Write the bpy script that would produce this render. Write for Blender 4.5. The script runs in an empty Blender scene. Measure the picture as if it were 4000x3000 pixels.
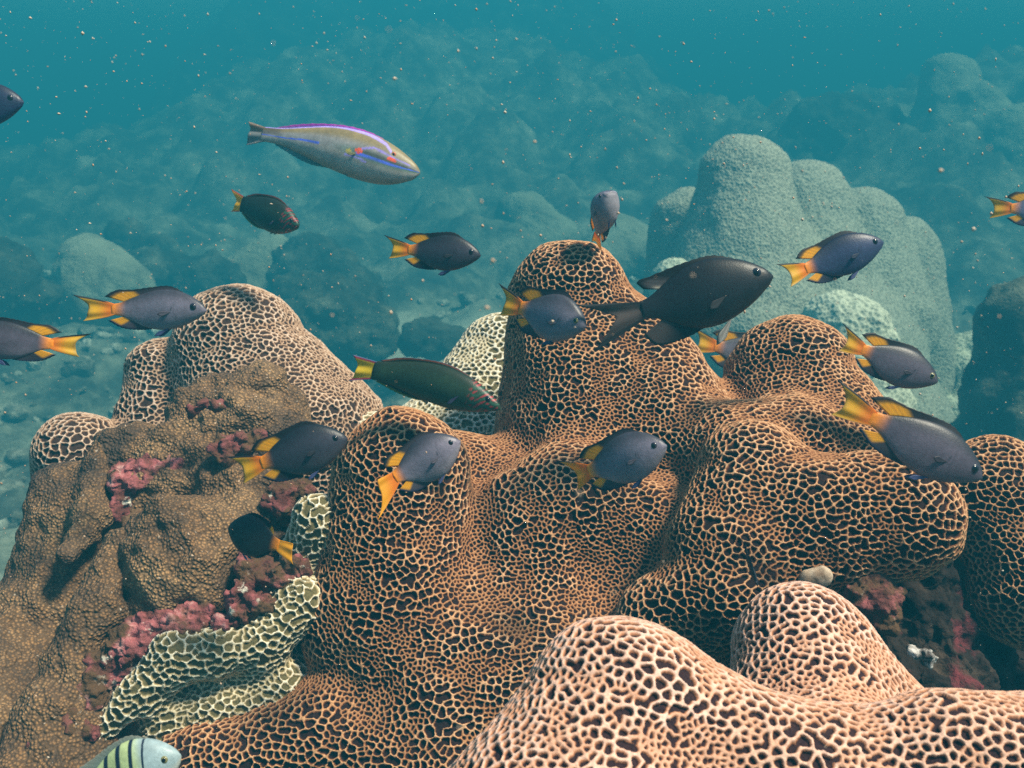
import bpy, math, random
import numpy as np
from mathutils import Vector, Matrix, kdtree

R = math.radians
scene = bpy.context.scene
COL = scene.collection
rng = np.random.default_rng(7)
random.seed(7)

# ------------------------------------------------------------------ camera, light, exposure
PITCH = R(-17.0)
CAM = np.array([0.0, 0.0, 1.40])
HFOV = R(55.0)
FPX = 2000 / math.tan(HFOV / 2)
FWD = np.array([0, math.cos(PITCH), math.sin(PITCH)])
RGT = np.array([1.0, 0, 0])
UPV = np.array([0, -math.sin(PITCH), math.cos(PITCH)])

cd = bpy.data.cameras.new('camera')
cam = bpy.data.objects.new('camera', cd)
COL.objects.link(cam)
cam.location = CAM
cam.rotation_euler = (math.pi / 2 + PITCH, 0, 0)
cd.sensor_width = 36
cd.lens = 18 / math.tan(HFOV / 2)
cd.clip_start = 0.02
cd.clip_end = 500
cd.dof.use_dof = True
cd.dof.focus_distance = 1.0
cd.dof.aperture_fstop = 13
scene.camera = cam

SUN_EL, SUN_AZ = R(60), R(104)     # azimuth clockwise from +Y
world = bpy.data.worlds.new('World')
scene.world = world
world.use_nodes = True
wn = world.node_tree
bg = wn.nodes['Background']
sky = wn.nodes.new('ShaderNodeTexSky')
sky.sky_type = 'NISHITA'
sky.sun_disc = False
sky.sun_elevation = SUN_EL
sky.sun_rotation = SUN_AZ
wn.links.new(sky.outputs[0], bg.inputs[0])
bg.inputs[1].default_value = 0.085

sl = bpy.data.lights.new('sun', 'SUN')
sl.energy = 5.0
sl.angle = R(9)
sl.color = (1.0, 0.83, 0.68)
sun = bpy.data.objects.new('sun', sl)
COL.objects.link(sun)
sdir = Vector((math.sin(SUN_AZ) * math.cos(SUN_EL), math.cos(SUN_AZ) * math.cos(SUN_EL), math.sin(SUN_EL)))
sun.rotation_euler = sdir.to_track_quat('Z', 'Y').to_euler()
sun.location = (2, 0, 6)

vs = scene.view_settings
vs.view_transform = 'Standard'
vs.look = 'None'
vs.exposure = 1.42
vs.gamma = 1
vs.use_curve_mapping = False
scene.cycles.use_denoising = False
scene.cycles.volume_bounces = 0
scene.cycles.max_bounces = 4

# ------------------------------------------------------------------ helpers
def P(px, py, d):
    """point seen at pixel px,py of the 4000x3000 frame, d metres along the view axis"""
    return CAM + d * (FWD + (px - 2000) / FPX * RGT - (py - 1500) / FPX * UPV)

K = 4000 / 2212
def Q(x, y, d):
    return P(x * K, y * K, d)

def cone(x1, y1, d1, r1, x2, y2, d2, r2):
    return (Q(x1, y1, d1), r1 * K / FPX * d1, Q(x2, y2, d2), r2 * K / FPX * d2)

def ball(x, y, d, r):
    p = Q(x, y, d)
    return (p, r * K / FPX * d, p + np.array([0, 0, 1e-4]), r * K / FPX * d)

def tag(o, label=None, cat=None, group=None, kind=None):
    if label: o['label'] = label
    if cat: o['category'] = cat
    if group: o['group'] = group
    if kind: o['kind'] = kind
    return o

def empty(name, loc, parent=None):
    o = bpy.data.objects.new(name, None)
    o.empty_display_size = 0.05
    o.location = loc
    COL.objects.link(o)
    return o

def link_mesh(name, V, F, mat, parent=None, smooth=True, attrs=None, loc=None):
    """V (n,3) array, F (m,4) or (m,3) array"""
    V = np.asarray(V, np.float32)
    if loc is not None:
        V = V - np.asarray(loc, np.float32)
    F = np.asarray(F, np.int32)
    me = bpy.data.meshes.new(name)
    me.vertices.add(len(V))
    me.vertices.foreach_set('co', V.ravel())
    k = F.shape[1]
    me.loops.add(F.size)
    me.loops.foreach_set('vertex_index', F.ravel())
    me.polygons.add(len(F))
    me.polygons.foreach_set('loop_start', np.arange(0, F.size, k, dtype=np.int32))
    me.polygons.foreach_set('loop_total', np.full(len(F), k, np.int32))
    if smooth:
        me.polygons.foreach_set('use_smooth', np.ones(len(F), bool))
    for an, av in (attrs or {}).items():
        av = np.asarray(av, np.float32)
        if av.ndim == 1:
            a = me.attributes.new(an, 'FLOAT', 'POINT')
            a.data.foreach_set('value', av)
        else:
            a = me.attributes.new(an, 'FLOAT_COLOR', 'POINT')
            a.data.foreach_set('color', np.concatenate([av, np.ones((len(av), 1), np.float32)], 1).ravel())
    me.update(calc_edges=True)
    me.validate()
    me.materials.append(mat)
    o = bpy.data.objects.new(name, me)
    if loc is not None:
        o.location = loc
    COL.objects.link(o)
    if parent: o.parent = parent
    return o

# ---- numpy gradient noise
_perm = np.random.default_rng(3).permutation(256)
_perm = np.concatenate([_perm, _perm, _perm])
_grad = np.random.default_rng(4).normal(size=(256, 3))
_grad /= np.linalg.norm(_grad, axis=1)[:, None]
def noise(p):
    p = np.asarray(p, np.float64)
    i = np.floor(p).astype(np.int64)
    f = p - i
    i &= 255
    u = f * f * f * (f * (f * 6 - 15) + 10)
    out = 0
    for dx in (0, 1):
        wx = u[:, 0] if dx else 1 - u[:, 0]
        for dy in (0, 1):
            wy = u[:, 1] if dy else 1 - u[:, 1]
            for dz in (0, 1):
                wz = u[:, 2] if dz else 1 - u[:, 2]
                h = _perm[_perm[_perm[(i[:, 0] + dx) & 255] + ((i[:, 1] + dy) & 255)] + ((i[:, 2] + dz) & 255)]
                g = _grad[h]
                out = out + wx * wy * wz * (g[:, 0] * (f[:, 0] - dx) + g[:, 1] * (f[:, 1] - dy) + g[:, 2] * (f[:, 2] - dz))
    return out * 1.6
def fbm(p, octv=4, gain=0.5):
    s, a = 0, 1.0
    for o in range(octv):
        s = s + a * noise(p * 2 ** o + 17.3 * o)
        a *= gain
    return s
def sstep(a, b, x):
    t = np.clip((x - a) / (b - a), 0, 1)
    return t * t * (3 - 2 * t)

# ---- smooth blended bodies
class Body:
    def __init__(self, blobs, k=0.03, namp=0.0, nscale=10.0, flat=None):
        self.b, self.k, self.namp, self.ns = blobs, k, namp, nscale
    def __call__(self, p):
        out = np.empty(len(p))
        for s in range(0, len(p), 60000):
            q = p[s:s + 60000]
            d = None
            for a, ra, b, rb in self.b:
                ba = b - a
                t = np.clip((q - a) @ ba / (ba @ ba), 0, 1)
                di = np.sqrt((((q - a) - t[:, None] * ba) ** 2).sum(1)) - (ra + (rb - ra) * t)
                if d is None: d = di
                else:
                    h = np.clip(0.5 + 0.5 * (di - d) / self.k, 0, 1)
                    d = di + (d - di) * h - self.k * h * (1 - h)
            if self.namp:
                d = d + self.namp * fbm(q * self.ns, 3)
            out[s:s + 60000] = d
        return out
    def grad(self, p, e=0.0015):
        ks = np.array([[1, -1, -1], [-1, -1, 1], [-1, 1, -1], [1, 1, 1]], float)
        g = sum(k * self(p + k * e)[:, None] for k in ks)
        return g / (np.linalg.norm(g, axis=1)[:, None] + 1e-12)
    def bounds(self, m):
        lo = np.min([np.minimum(a - ra, b - rb) for a, ra, b, rb in self.b], 0) - m
        hi = np.max([np.maximum(a + ra, b + rb) for a, ra, b, rb in self.b], 0) + m
        return lo, hi

def surface_nets(f, lo, hi, h):
    n = np.ceil((hi - lo) / h).astype(int) + 1
    gx, gy, gz = [lo[i] + h * np.arange(n[i]) for i in range(3)]
    G = np.stack(np.meshgrid(gx, gy, gz, indexing='ij'), -1).reshape(-1, 3)
    D = f(G).reshape(n)
    S = D < 0
    cnt = sum(S[i:n[0] - 1 + i, j:n[1] - 1 + j, k:n[2] - 1 + k].astype(np.int8) for i in (0, 1) for j in (0, 1) for k in (0, 1))
    mix = (cnt > 0) & (cnt < 8)
    idx = np.full(mix.shape, -1)
    c = np.argwhere(mix)
    idx[mix] = np.arange(len(c))
    acc = np.zeros((len(c), 3)); num = np.zeros(len(c))
    corners = [(i, j, k) for i in (0, 1) for j in (0, 1) for k in (0, 1)]
    for a in corners:
        for b in corners:
            if sum(b) - sum(a) == 1 and all(y >= x for x, y in zip(a, b)):
                da = D[c[:, 0] + a[0], c[:, 1] + a[1], c[:, 2] + a[2]]
                db = D[c[:, 0] + b[0], c[:, 1] + b[1], c[:, 2] + b[2]]
                m = (da < 0) != (db < 0)
                t = np.where(m, da / np.where(m, da - db, 1), 0)
                pt = np.array(a) + t[:, None] * (np.array(b) - np.array(a))
                acc += np.where(m[:, None], pt, 0); num += m
    V = lo + h * (c + acc / num[:, None])
    quads = []
    for ax in range(3):
        u, v = (ax + 1) % 3, (ax + 2) % 3
        s0 = [slice(None)] * 3; s1 = [slice(None)] * 3
        s0[ax] = slice(0, n[ax] - 1); s1[ax] = slice(1, n[ax])
        ch = S[tuple(s0)] != S[tuple(s1)]
        e = np.argwhere(ch)
        ok = (e[:, u] > 0) & (e[:, v] > 0) & (e[:, u] < n[u] - 1) & (e[:, v] < n[v] - 1)
        e = e[ok]
        pos = S[tuple(e.T)]
        def cell(du, dv):
            q = e.copy(); q[:, u] -= du; q[:, v] -= dv
            return idx[tuple(q.T)]
        qd = np.stack([cell(0, 0), cell(1, 0), cell(1, 1), cell(0, 1)], 1)
        qd = np.where(pos[:, None], qd, qd[:, ::-1])
        quads.append(qd)
    F = np.concatenate(quads)
    F = F[(F >= 0).all(1)]
    return V, F

def subdivide(V, F):
    E = np.stack([F, np.roll(F, -1, 1)], -1).reshape(-1, 2)
    Es = np.sort(E, 1)
    key = Es[:, 0].astype(np.int64) * len(V) + Es[:, 1]
    uq, inv = np.unique(key, return_inverse=True)
    a, b = uq // len(V), uq % len(V)
    nV, nE = len(V), len(uq)
    Vn = np.concatenate([V, 0.5 * (V[a] + V[b]), V[F].mean(1)])
    em = nV + inv.reshape(-1, 4)
    fc = nV + nE + np.arange(len(F))
    out = np.stack([np.stack([F[:, c], em[:, c], fc, em[:, (c - 1) % 4]], 1) for c in range(4)], 1).reshape(-1, 4)
    return Vn, out

def project(body, V, it=2):
    for _ in range(it):
        d = body(V)
        V = V - body.grad(V) * np.clip(d, -0.02, 0.02)[:, None] * 0.9
    return V

def base_mesh(body, h, zmin=None):
    lo, hi = body.bounds(0.03 + body.namp * 2)
    if zmin is not None: lo[2] = max(lo[2], zmin)
    V, F = surface_nets(body, lo, hi, h)
    return project(body, V, 3), F

# ------------------------------------------------------------------ materials
def nodemat(name):
    m = bpy.data.materials.new(name)
    m.use_nodes = True
    nt = m.node_tree
    return m, nt, nt.nodes['Principled BSDF']
def N(nt, t, **kw):
    n = nt.nodes.new(t)
    for k, v in kw.items(): setattr(n, k, v)
    return n
def ramp(nt, pairs):
    r = N(nt, 'ShaderNodeValToRGB')
    e = r.color_ramp.elements
    while len(e) < len(pairs): e.new(0.5)
    for x, (p, c) in zip(e, pairs):
        x.position = p; x.color = (*c, 1)
    return r
def mixc(nt, fac, a, b):
    m = N(nt, 'ShaderNodeMix', data_type='RGBA')
    for i, v in ((0, fac), (6, a), (7, b)):
        if hasattr(v, 'links') or hasattr(v, 'is_linked'): nt.links.new(v, m.inputs[i])
        elif i == 0: m.inputs[i].default_value = v
        else: m.inputs[i].default_value = (*v, 1)
    return m.outputs[2]
def tex_noise(nt, scale, detail=4, rough=0.6):
    tc = N(nt, 'ShaderNodeTexCoord')
    n = N(nt, 'ShaderNodeTexNoise')
    n.inputs['Scale'].default_value = scale
    n.inputs['Detail'].default_value = detail
    n.inputs['Roughness'].default_value = rough
    nt.links.new(tc.outputs['Object'], n.inputs['Vector'])
    return n.outputs[0]

def coral_mat(name, ridge, ridge2, flank, valley, valley2):
    m, nt, b = nodemat(name)
    at = N(nt, 'ShaderNodeAttribute', attribute_name='ridge')
    big = ramp(nt, [(0.35, (0, 0, 0)), (0.65, (1, 1, 1))]); nt.links.new(tex_noise(nt, 9, 3), big.inputs[0])
    fine = ramp(nt, [(0.3, (0, 0, 0)), (0.7, (1, 1, 1))]); nt.links.new(tex_noise(nt, 420, 3), fine.inputs[0])
    rc1 = mixc(nt, big.outputs[0], ridge, ridge2)
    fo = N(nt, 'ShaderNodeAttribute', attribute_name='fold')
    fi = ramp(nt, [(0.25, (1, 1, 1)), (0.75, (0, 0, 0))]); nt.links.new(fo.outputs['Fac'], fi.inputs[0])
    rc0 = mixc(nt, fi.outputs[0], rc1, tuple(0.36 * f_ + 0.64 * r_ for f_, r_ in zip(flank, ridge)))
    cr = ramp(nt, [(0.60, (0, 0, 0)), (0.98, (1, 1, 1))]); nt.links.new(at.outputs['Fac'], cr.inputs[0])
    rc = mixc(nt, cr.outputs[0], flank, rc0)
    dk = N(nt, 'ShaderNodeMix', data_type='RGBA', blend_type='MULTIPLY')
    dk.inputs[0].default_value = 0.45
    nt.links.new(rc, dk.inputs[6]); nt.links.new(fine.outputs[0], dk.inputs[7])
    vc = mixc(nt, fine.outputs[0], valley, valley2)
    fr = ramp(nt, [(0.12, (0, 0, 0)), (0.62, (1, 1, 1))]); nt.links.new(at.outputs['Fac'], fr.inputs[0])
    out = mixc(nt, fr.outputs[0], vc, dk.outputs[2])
    nt.links.new(out, b.inputs['Base Color'])
    b.inputs['Roughness'].default_value = 0.8
    b.inputs['Specular IOR Level'].default_value = 0.10
    bp = N(nt, 'ShaderNodeBump'); bp.inputs['Strength'].default_value = 0.35; bp.inputs['Distance'].default_value = 0.002
    nt.links.new(tex_noise(nt, 520, 3), bp.inputs['Height'])
    nt.links.new(bp.outputs[0], b.inputs['Normal'])
    return m

def rock_mat(name, stops, scale, bump_scale, bump_d=0.01, strength=0.8, extra=None, rough=0.9):
    """stops: ramp over fbm noise; extra: (colour, scale, lo, hi) patches of another growth"""
    m, nt, b = nodemat(name)
    r = ramp(nt, stops); nt.links.new(tex_noise(nt, scale, 6, 0.65), r.inputs[0])
    c = r.outputs[0]
    for colr, sc, lo, hi in (extra or []):
        k = ramp(nt, [(lo, (0, 0, 0)), (hi, (1, 1, 1))]); nt.links.new(tex_noise(nt, sc, 5, 0.6), k.inputs[0])
        c = mixc(nt, k.outputs[0], c, colr)
    nt.links.new(c, b.inputs['Base Color'])
    b.inputs['Roughness'].default_value = rough
    b.inputs['Specular IOR Level'].default_value = 0.15
    bp = N(nt, 'ShaderNodeBump'); bp.inputs['Strength'].default_value = strength; bp.inputs['Distance'].default_value = bump_d
    nt.links.new(tex_noise(nt, bump_scale, 6, 0.65), bp.inputs['Height'])
    nt.links.new(bp.outputs[0], b.inputs['Normal'])
    return m

M_TAN = coral_mat('tan_coral', (0.58, 0.295, 0.138), (0.66, 0.385, 0.215), (0.22, 0.078, 0.030), (0.008, 0.0035, 0.005), (0.026, 0.011, 0.010))  # valleys: dark polyp tissue, with shade of the pits darkened into the colour
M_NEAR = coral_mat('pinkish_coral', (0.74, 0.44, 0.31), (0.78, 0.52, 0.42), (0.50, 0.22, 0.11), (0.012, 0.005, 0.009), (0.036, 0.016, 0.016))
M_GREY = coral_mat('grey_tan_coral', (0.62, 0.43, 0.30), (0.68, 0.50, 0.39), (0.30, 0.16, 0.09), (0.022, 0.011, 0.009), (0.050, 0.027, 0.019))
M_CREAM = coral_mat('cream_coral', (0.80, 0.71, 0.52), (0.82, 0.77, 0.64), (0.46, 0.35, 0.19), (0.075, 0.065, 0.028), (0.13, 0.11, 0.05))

# ------------------------------------------------------------------ water volume, seabed
def box(name, lo, hi, mat):
    x0, y0, z0 = lo; x1, y1, z1 = hi
    V = [(x0,y0,z0),(x1,y0,z0),(x1,y1,z0),(x0,y1,z0),(x0,y0,z1),(x1,y0,z1),(x1,y1,z1),(x0,y1,z1)]
    F = [(0,3,2,1),(4,5,6,7),(0,1,5,4),(1,2,6,5),(2,3,7,6),(3,0,4,7)]
    return link_mesh(name, V, F, mat, smooth=False)
hm = bpy.data.materials.new('water_haze'); hm.use_nodes = True
nt = hm.node_tree; nt.nodes.clear()
pv = N(nt, 'ShaderNodeVolumePrincipled'); mo = N(nt, 'ShaderNodeOutputMaterial')
pv.inputs['Density'].default_value = 0.43
pv.inputs['Color'].default_value = (0.008, 0.099, 0.145, 1)
pv.inputs['Absorption Color'].default_value = (0.34, 0.51, 0.52, 1)
pv.inputs['Anisotropy'].default_value = 0.0
nt.links.new(pv.outputs[0], mo.inputs['Volume'])
haze = box('haze', (-44, -8, -2.6), (44, 60, 3.4), hm)
tag(haze, 'blue green sea water fading the far reef', kind='stuff')

FAR = 1.45          # the far reef is built this much larger and deeper than the first sketch
SEA_Z = -0.63
def seabed_height(x, y):
    return SEA_Z + FAR * seabed_shape(x / FAR, y / FAR)
def seabed_shape(x, y):
    q = np.stack([x, y, 0 * x], 1)
    z = 0.16 * fbm(q * 0.9, 3) + 0.05 * fbm(q * 3.1 + 5, 3) * 1.2
    z += 0.045 * np.abs(noise(q * 7.3 + 3)) + 0.02 * np.abs(noise(q * 15 + 9))
    z += 2.0 * np.exp(-((x + 1.0) / 4.2) ** 2 - ((y - 13.5) / 4.0) ** 2)
    z += 1.7 * np.exp(-((x - 6.5) / 2.8) ** 2 - ((y - 11) / 2.6) ** 2)
    z += 0.5 * np.exp(-((x - 3.6) / 2.2) ** 2 - ((y - 8.5) / 2.0) ** 2)
    big = np.exp(-((y - 10) / 5) ** 2)
    z += big * 0.35 * fbm(q * 1.3 + 31, 4)
    # flat sand pocket
    s = np.exp(-((x + 0.55) / 0.9) ** 2 - ((y - 5.4) / 0.9) ** 2)
    z = z * (1 - 0.9 * s) - 0.02 * s
    return z
def stretched(n, half, near):
    t = np.linspace(-1, 1, n)
    a = 2.2
    return np.sinh(a * t) / math.sinh(a) * half
gx = stretched(460, 40, 0)
gy = 6.5 + stretched(520, 1, 0) * 1.0 * np.where(np.linspace(-1, 1, 520) < 0, 13, 50)
X, Y = np.meshgrid(gx, gy, indexing='ij')
Z = seabed_height(X.ravel(), Y.ravel())
ids = np.arange(X.size).reshape(X.shape)
F = np.stack([ids[:-1, :-1], ids[1:, :-1], ids[1:, 1:], ids[:-1, 1:]], -1).reshape(-1, 4)
def seabed_material():
    m, nt, b = nodemat('reef_floor')
    r = ramp(nt, [(0.30, (0.015, 0.020, 0.018)), (0.44, (0.07, 0.08, 0.06)), (0.55, (0.20, 0.21, 0.155)), (0.70, (0.48, 0.47, 0.37))])
    nt.links.new(tex_noise(nt, 2.2, 8, 0.7), r.inputs[0])
    at = N(nt, 'ShaderNodeAttribute', attribute_name='sand')
    c = mixc(nt, at.outputs['Fac'], r.outputs[0], (0.50, 0.50, 0.40))
    nt.links.new(c, b.inputs['Base Color'])
    b.inputs['Roughness'].default_value = 0.95
    bp = N(nt, 'ShaderNodeBump'); bp.inputs['Strength'].default_value = 0.9; bp.inputs['Distance'].default_value = 0.05
    nt.links.new(tex_noise(nt, 10, 6, 0.7), bp.inputs['Height'])
    nt.links.new(bp.outputs[0], b.inputs['Normal'])
    return m
sand = np.exp(-((X.ravel() + 0.8) / 1.16) ** 2 - ((Y.ravel() - 7.83) / 1.16) ** 2)
sand = sstep(0.35, 0.6, sand + 0.25 * fbm(np.stack([X.ravel(), Y.ravel(), 0 * X.ravel()], 1) * 1.7, 3)) * 0.85
o = link_mesh('seabed', np.stack([X.ravel(), Y.ravel(), Z], 1), F, seabed_material(), attrs={'sand': sand})
tag(o, 'dim rubble seabed with a pale sand pocket', kind='structure')

# ------------------------------------------------------------------ honeycomb corals
def poisson_seeds(V, F, hs, ratio=7):
    tri = np.concatenate([F[:, :3], F[:, [0, 2, 3]]])
    A = 0.5 * np.linalg.norm(np.cross(V[tri[:, 1]] - V[tri[:, 0]], V[tri[:, 2]] - V[tri[:, 0]]), axis=1)
    hm_ = hs[tri].mean(1)
    w = A / hm_ ** 2
    n = int(w.sum() * ratio)
    pick = rng.choice(len(tri), n, p=w / w.sum())
    a, b = rng.random(n), rng.random(n)
    sw = a + b > 1
    a[sw], b[sw] = 1 - a[sw], 1 - b[sw]
    T = V[tri[pick]]
    pts = T[:, 0] + a[:, None] * (T[:, 1] - T[:, 0]) + b[:, None] * (T[:, 2] - T[:, 0])
    hh = hm_[pick]
    cs = hs.max()
    grid = {}
    keep = []
    keys = np.floor(pts / cs).astype(int)
    pl, hl, kl = pts.tolist(), hh.tolist(), keys.tolist()
    for i in range(n):
        kx, ky, kz = kl[i]; x, y, z = pl[i]; r2 = (hl[i] * 0.84) ** 2
        ok = True
        for dx in (-1, 0, 1):
            for dy in (-1, 0, 1):
                for dz in (-1, 0, 1):
                    g = grid.get((kx + dx, ky + dy, kz + dz))
                    if g:
                        for j in g:
                            q = pl[j]
                            if (q[0]-x)**2 + (q[1]-y)**2 + (q[2]-z)**2 < r2:
                                ok = False; break
                    if not ok: break
                if not ok: break
            if not ok: break
        if ok:
            keep.append(i)
            grid.setdefault((kx, ky, kz), []).append(i)
    sd, sh = pts[keep], hh[keep]
    for _ in range(4):                      # even the cells out
        kd = kdtree.KDTree(len(sd))
        for i, q in enumerate(sd): kd.insert(q, i)
        kd.balance()
        own = np.array([kd.find(q)[1] for q in pl])
        c = np.bincount(own, minlength=len(sd)).astype(float)
        mean = np.stack([np.bincount(own, pts[:, a_], len(sd)) for a_ in range(3)], 1) / np.maximum(c, 1)[:, None]
        sd = np.where((c > 0)[:, None], mean, sd)
    return sd, sh

def brain_coral(name, label, cat, body, mat, cell, ridge_w, depth=0.0032, vox=0.010, levels=3, zmin=None, merge=0.28, group=None, wide_top=0.0, jitter=0.09, lip=0.0):
    V0, F0 = base_mesh(body, vox, zmin)
    V, F = subdivide(V0, F0)
    V = project(body, V, 1)
    e = 0.008
    lap = sum(body(V + s * e * np.eye(3)[i]) for i in range(3) for s in (1, -1)) - 6 * body(V)
    lap /= e * e
    conv = sstep(-14, 22, lap)
    hs = cell * (0.58 + 0.47 * conv) * (1 + 0.12 * noise(V * 30))
    seeds, sh = poisson_seeds(V, F, hs)
    # merge some neighbours into longer meandering cells
    kd = kdtree.KDTree(len(seeds))
    for i, s in enumerate(seeds): kd.insert(s, i)
    kd.balance()
    ident = np.arange(len(seeds)); used = np.zeros(len(seeds), int)
    for i in range(len(seeds)):
        if used[i] == 0 and random.random() < merge:
            nb = [j for _, j, dd in kd.find_n(seeds[i], 7) if j != i and used[j] == 0 and dd < sh[i] * 1.5]
            if nb:
                nb.sort(key=lambda j: abs(seeds[j][2] - seeds[i][2]) / (np.linalg.norm(seeds[j] - seeds[i]) + 1e-9) + 0.5 * random.random())
                j = nb[0]
                ident[j] = ident[i]; used[i] = used[j] = 1
                if random.random() < 0.22:
                    nb2 = [k for _, k, dd in kd.find_n(seeds[j], 7) if used[k] == 0 and dd < sh[j] * 1.5]
                    if nb2: ident[nb2[0]] = ident[i]; used[nb2[0]] = 1
    nb_n = 22
    fc = V0[F0].mean(1)
    cand = np.array([[j for _, j, _ in kd.find_n(c, nb_n)] for c in fc])
    n1 = len(V)
    attr = np.stack([conv, hs], 1)
    VA = np.concatenate([V, attr], 1)
    for l in range(1, levels):
        VA, F = subdivide(VA, F)
        if l == 1: VA[:, :3] = project(body, VA[:, :3], 1)
    V, conv, hs = VA[:, :3], VA[:, 3], VA[:, 4]
    par = np.zeros(len(V), np.int64)
    par[F.ravel()] = np.repeat(np.arange(len(F)) // 4 ** levels, 4)
    # normals from faces
    fn = np.cross(V[F[:, 2]] - V[F[:, 0]], V[F[:, 3]] - V[F[:, 1]])
    nrm = np.zeros_like(V)
    for c in range(4):
        for ax in range(3):
            nrm[:, ax] += np.bincount(F[:, c], fn[:, ax], len(V))
    nrm /= np.linalg.norm(nrm, axis=1)[:, None] + 1e-12
    ridge = np.empty(len(V))
    for s in range(0, len(V), 50000):
        sl_ = slice(s, s + 50000)
        v = V[sl_]; h = hs[sl_]
        wv = v + (np.stack([noise(v * 1.3 / cell + o_) for o_ in (0, 40, 80)], 1)) * cell * jitter
        cs = cand[par[sl_]]
        sp = seeds[cs]
        d2 = ((wv[:, None, :] - sp) ** 2).sum(2)
        i1 = d2.argmin(1)
        ar = np.arange(len(v))
        m1 = d2[ar, i1]; s1 = sp[ar, i1]; id1 = ident[cs[ar, i1]]
        sep = np.sqrt(((sp - s1[:, None, :]) ** 2).sum(2)) + 1e-9
        ed = (d2 - m1[:, None]) / (2 * sep)
        ed[ident[cs] == id1[:, None]] = 1e3
        ed = ed / h[:, None]
        e_ = -0.095 * np.log(np.exp(-np.minimum(ed, 5) / 0.095).sum(1) + 1e-12)
        w = ridge_w * (1.9 - 0.95 * conv[sl_]) * (1 + 0.3 * noise(v * 60)) + wide_top * sstep(0.35, 0.95, nrm[sl_, 2])
        ridge[sl_] = 1 - sstep(w * 0.62, w * 1.5, e_)
    n_ = noise(V * 650) * 0.00025
    V = V + nrm * (-(1 - ridge) * depth * np.clip(hs / cell, 0.4, 1.2) + n_)[:, None]
    loc = np.array([V[:, 0].mean(), V[:, 1].mean(), V[:, 2].min()])
    o = link_mesh(name, V, F, mat, attrs={'ridge': ridge, 'fold': conv}, loc=loc)
    print('CORAL', name, len(V), len(seeds))
    return tag(o, label, cat, group)

main = Body([
    cone(1232, 655, 1.22, 136, 1290, 960, 1.20, 235),
    cone(1340, 770, 1.22, 145, 1455, 960, 1.14, 155),
    cone(1712, 826, 1.20, 146, 1745, 970, 1.17, 208),
    cone(1560, 972, 1.07, 106, 1700, 965, 1.08, 106),
    cone(1700, 965, 1.10, 105, 1930, 1040, 1.05, 90),
    cone(1625, 1042, 0.995, 126, 1580, 1190, 0.96, 138),
    cone(1750, 1115, 0.96, 140, 1925, 1118, 0.95, 142),
    cone(1570, 1230, 0.96, 110, 1750, 1150, 0.96, 140),
    cone(2150, 1075, 1.06, 130, 2230, 1250, 1.03, 160),
    cone(868, 1030, 1.05, 146, 850, 1350, 1.04, 195),
    cone(1980, 1065, 1.07, 105, 2150, 1120, 1.06, 135),
    cone(900, 1020, 1.12, 100, 1100, 1080, 1.14, 130),
    cone(1130, 1125, 1.07, 115, 1235, 1085, 1.07, 138), cone(1180, 1160, 1.07, 140, 1130, 1380, 1.05, 175),
    cone(1300, 1140, 1.08, 142, 1490, 1172, 1.05, 132),
    cone(1430, 1350, 0.95, 108, 1575, 1290, 0.92, 108),
    cone(1000, 1480, 1.07, 300, 1500, 1520, 1.04, 260),
    cone(1030, 1170, 1.12, 150, 1040, 1350, 1.09, 210), cone(1330, 1290, 1.07, 150, 1500, 1330, 1.03, 150),
    cone(720, 1580, 0.98, 120, 950, 1680, 0.98, 210),
    cone(330, 1690, 0.95, 90, 720, 1590, 0.98, 110),
    cone(1650, 1205, 0.97, 115, 1850, 1180, 0.95, 95),
], k=0.020, namp=0.006, nscale=11)
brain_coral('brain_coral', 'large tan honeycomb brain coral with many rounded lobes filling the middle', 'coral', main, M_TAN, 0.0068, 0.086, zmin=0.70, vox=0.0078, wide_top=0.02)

near = Body([
    cone(1335, 1545, 0.68, 205, 1250, 1820, 0.64, 330),
    cone(1350, 1570, 0.68, 190, 1730, 1715, 0.66, 175),
    cone(1740, 1715, 0.66, 175, 2300, 1720, 0.66, 190),
    cone(2040, 1640, 0.66, 140, 2250, 1660, 0.66, 140),
    cone(1725, 1400, 0.82, 142, 1760, 1640, 0.76, 210),
    cone(1810, 1470, 0.82, 120, 1970, 1590, 0.79, 95),
], k=0.03, namp=0.003, nscale=16)
brain_coral('brain_coral', 'pale pinkish brain coral with dark slits, closest in the bottom right', 'coral', near, M_NEAR, 0.0072, 0.105, zmin=0.76, wide_top=0.045, vox=0.0072)

left = Body([
    cone(517, 765, 1.42, 148, 600, 960, 1.40, 235),
    cone(600, 850, 1.42, 140, 740, 960, 1.42, 75),
    cone(352, 805, 1.42, 78, 345, 960, 1.40, 105),
    cone(170, 985, 1.32, 97, 185, 1110, 1.33, 95),
], k=0.016, namp=0.005, nscale=13)
brain_coral('brain_coral', 'greyish dome of brain coral behind the brown lumpy growth', 'coral', left, M_GREY, 0.0080, 0.092, zmin=0.85, vox=0.0095)

back = Body([
    cone(1085, 775, 1.46, 100, 1010, 960, 1.42, 150),
    cone(960, 900, 1.42, 60, 900, 990, 1.38, 120),
    cone(790, 960, 1.36, 70, 790, 1100, 1.36, 90),
], k=0.03, namp=0.003, nscale=14)
brain_coral('brain_coral', 'cream coral lobe behind the tall column and the green wrasse', 'coral', back, M_CREAM, 0.0080, 0.14, zmin=0.75, vox=0.011)

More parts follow.
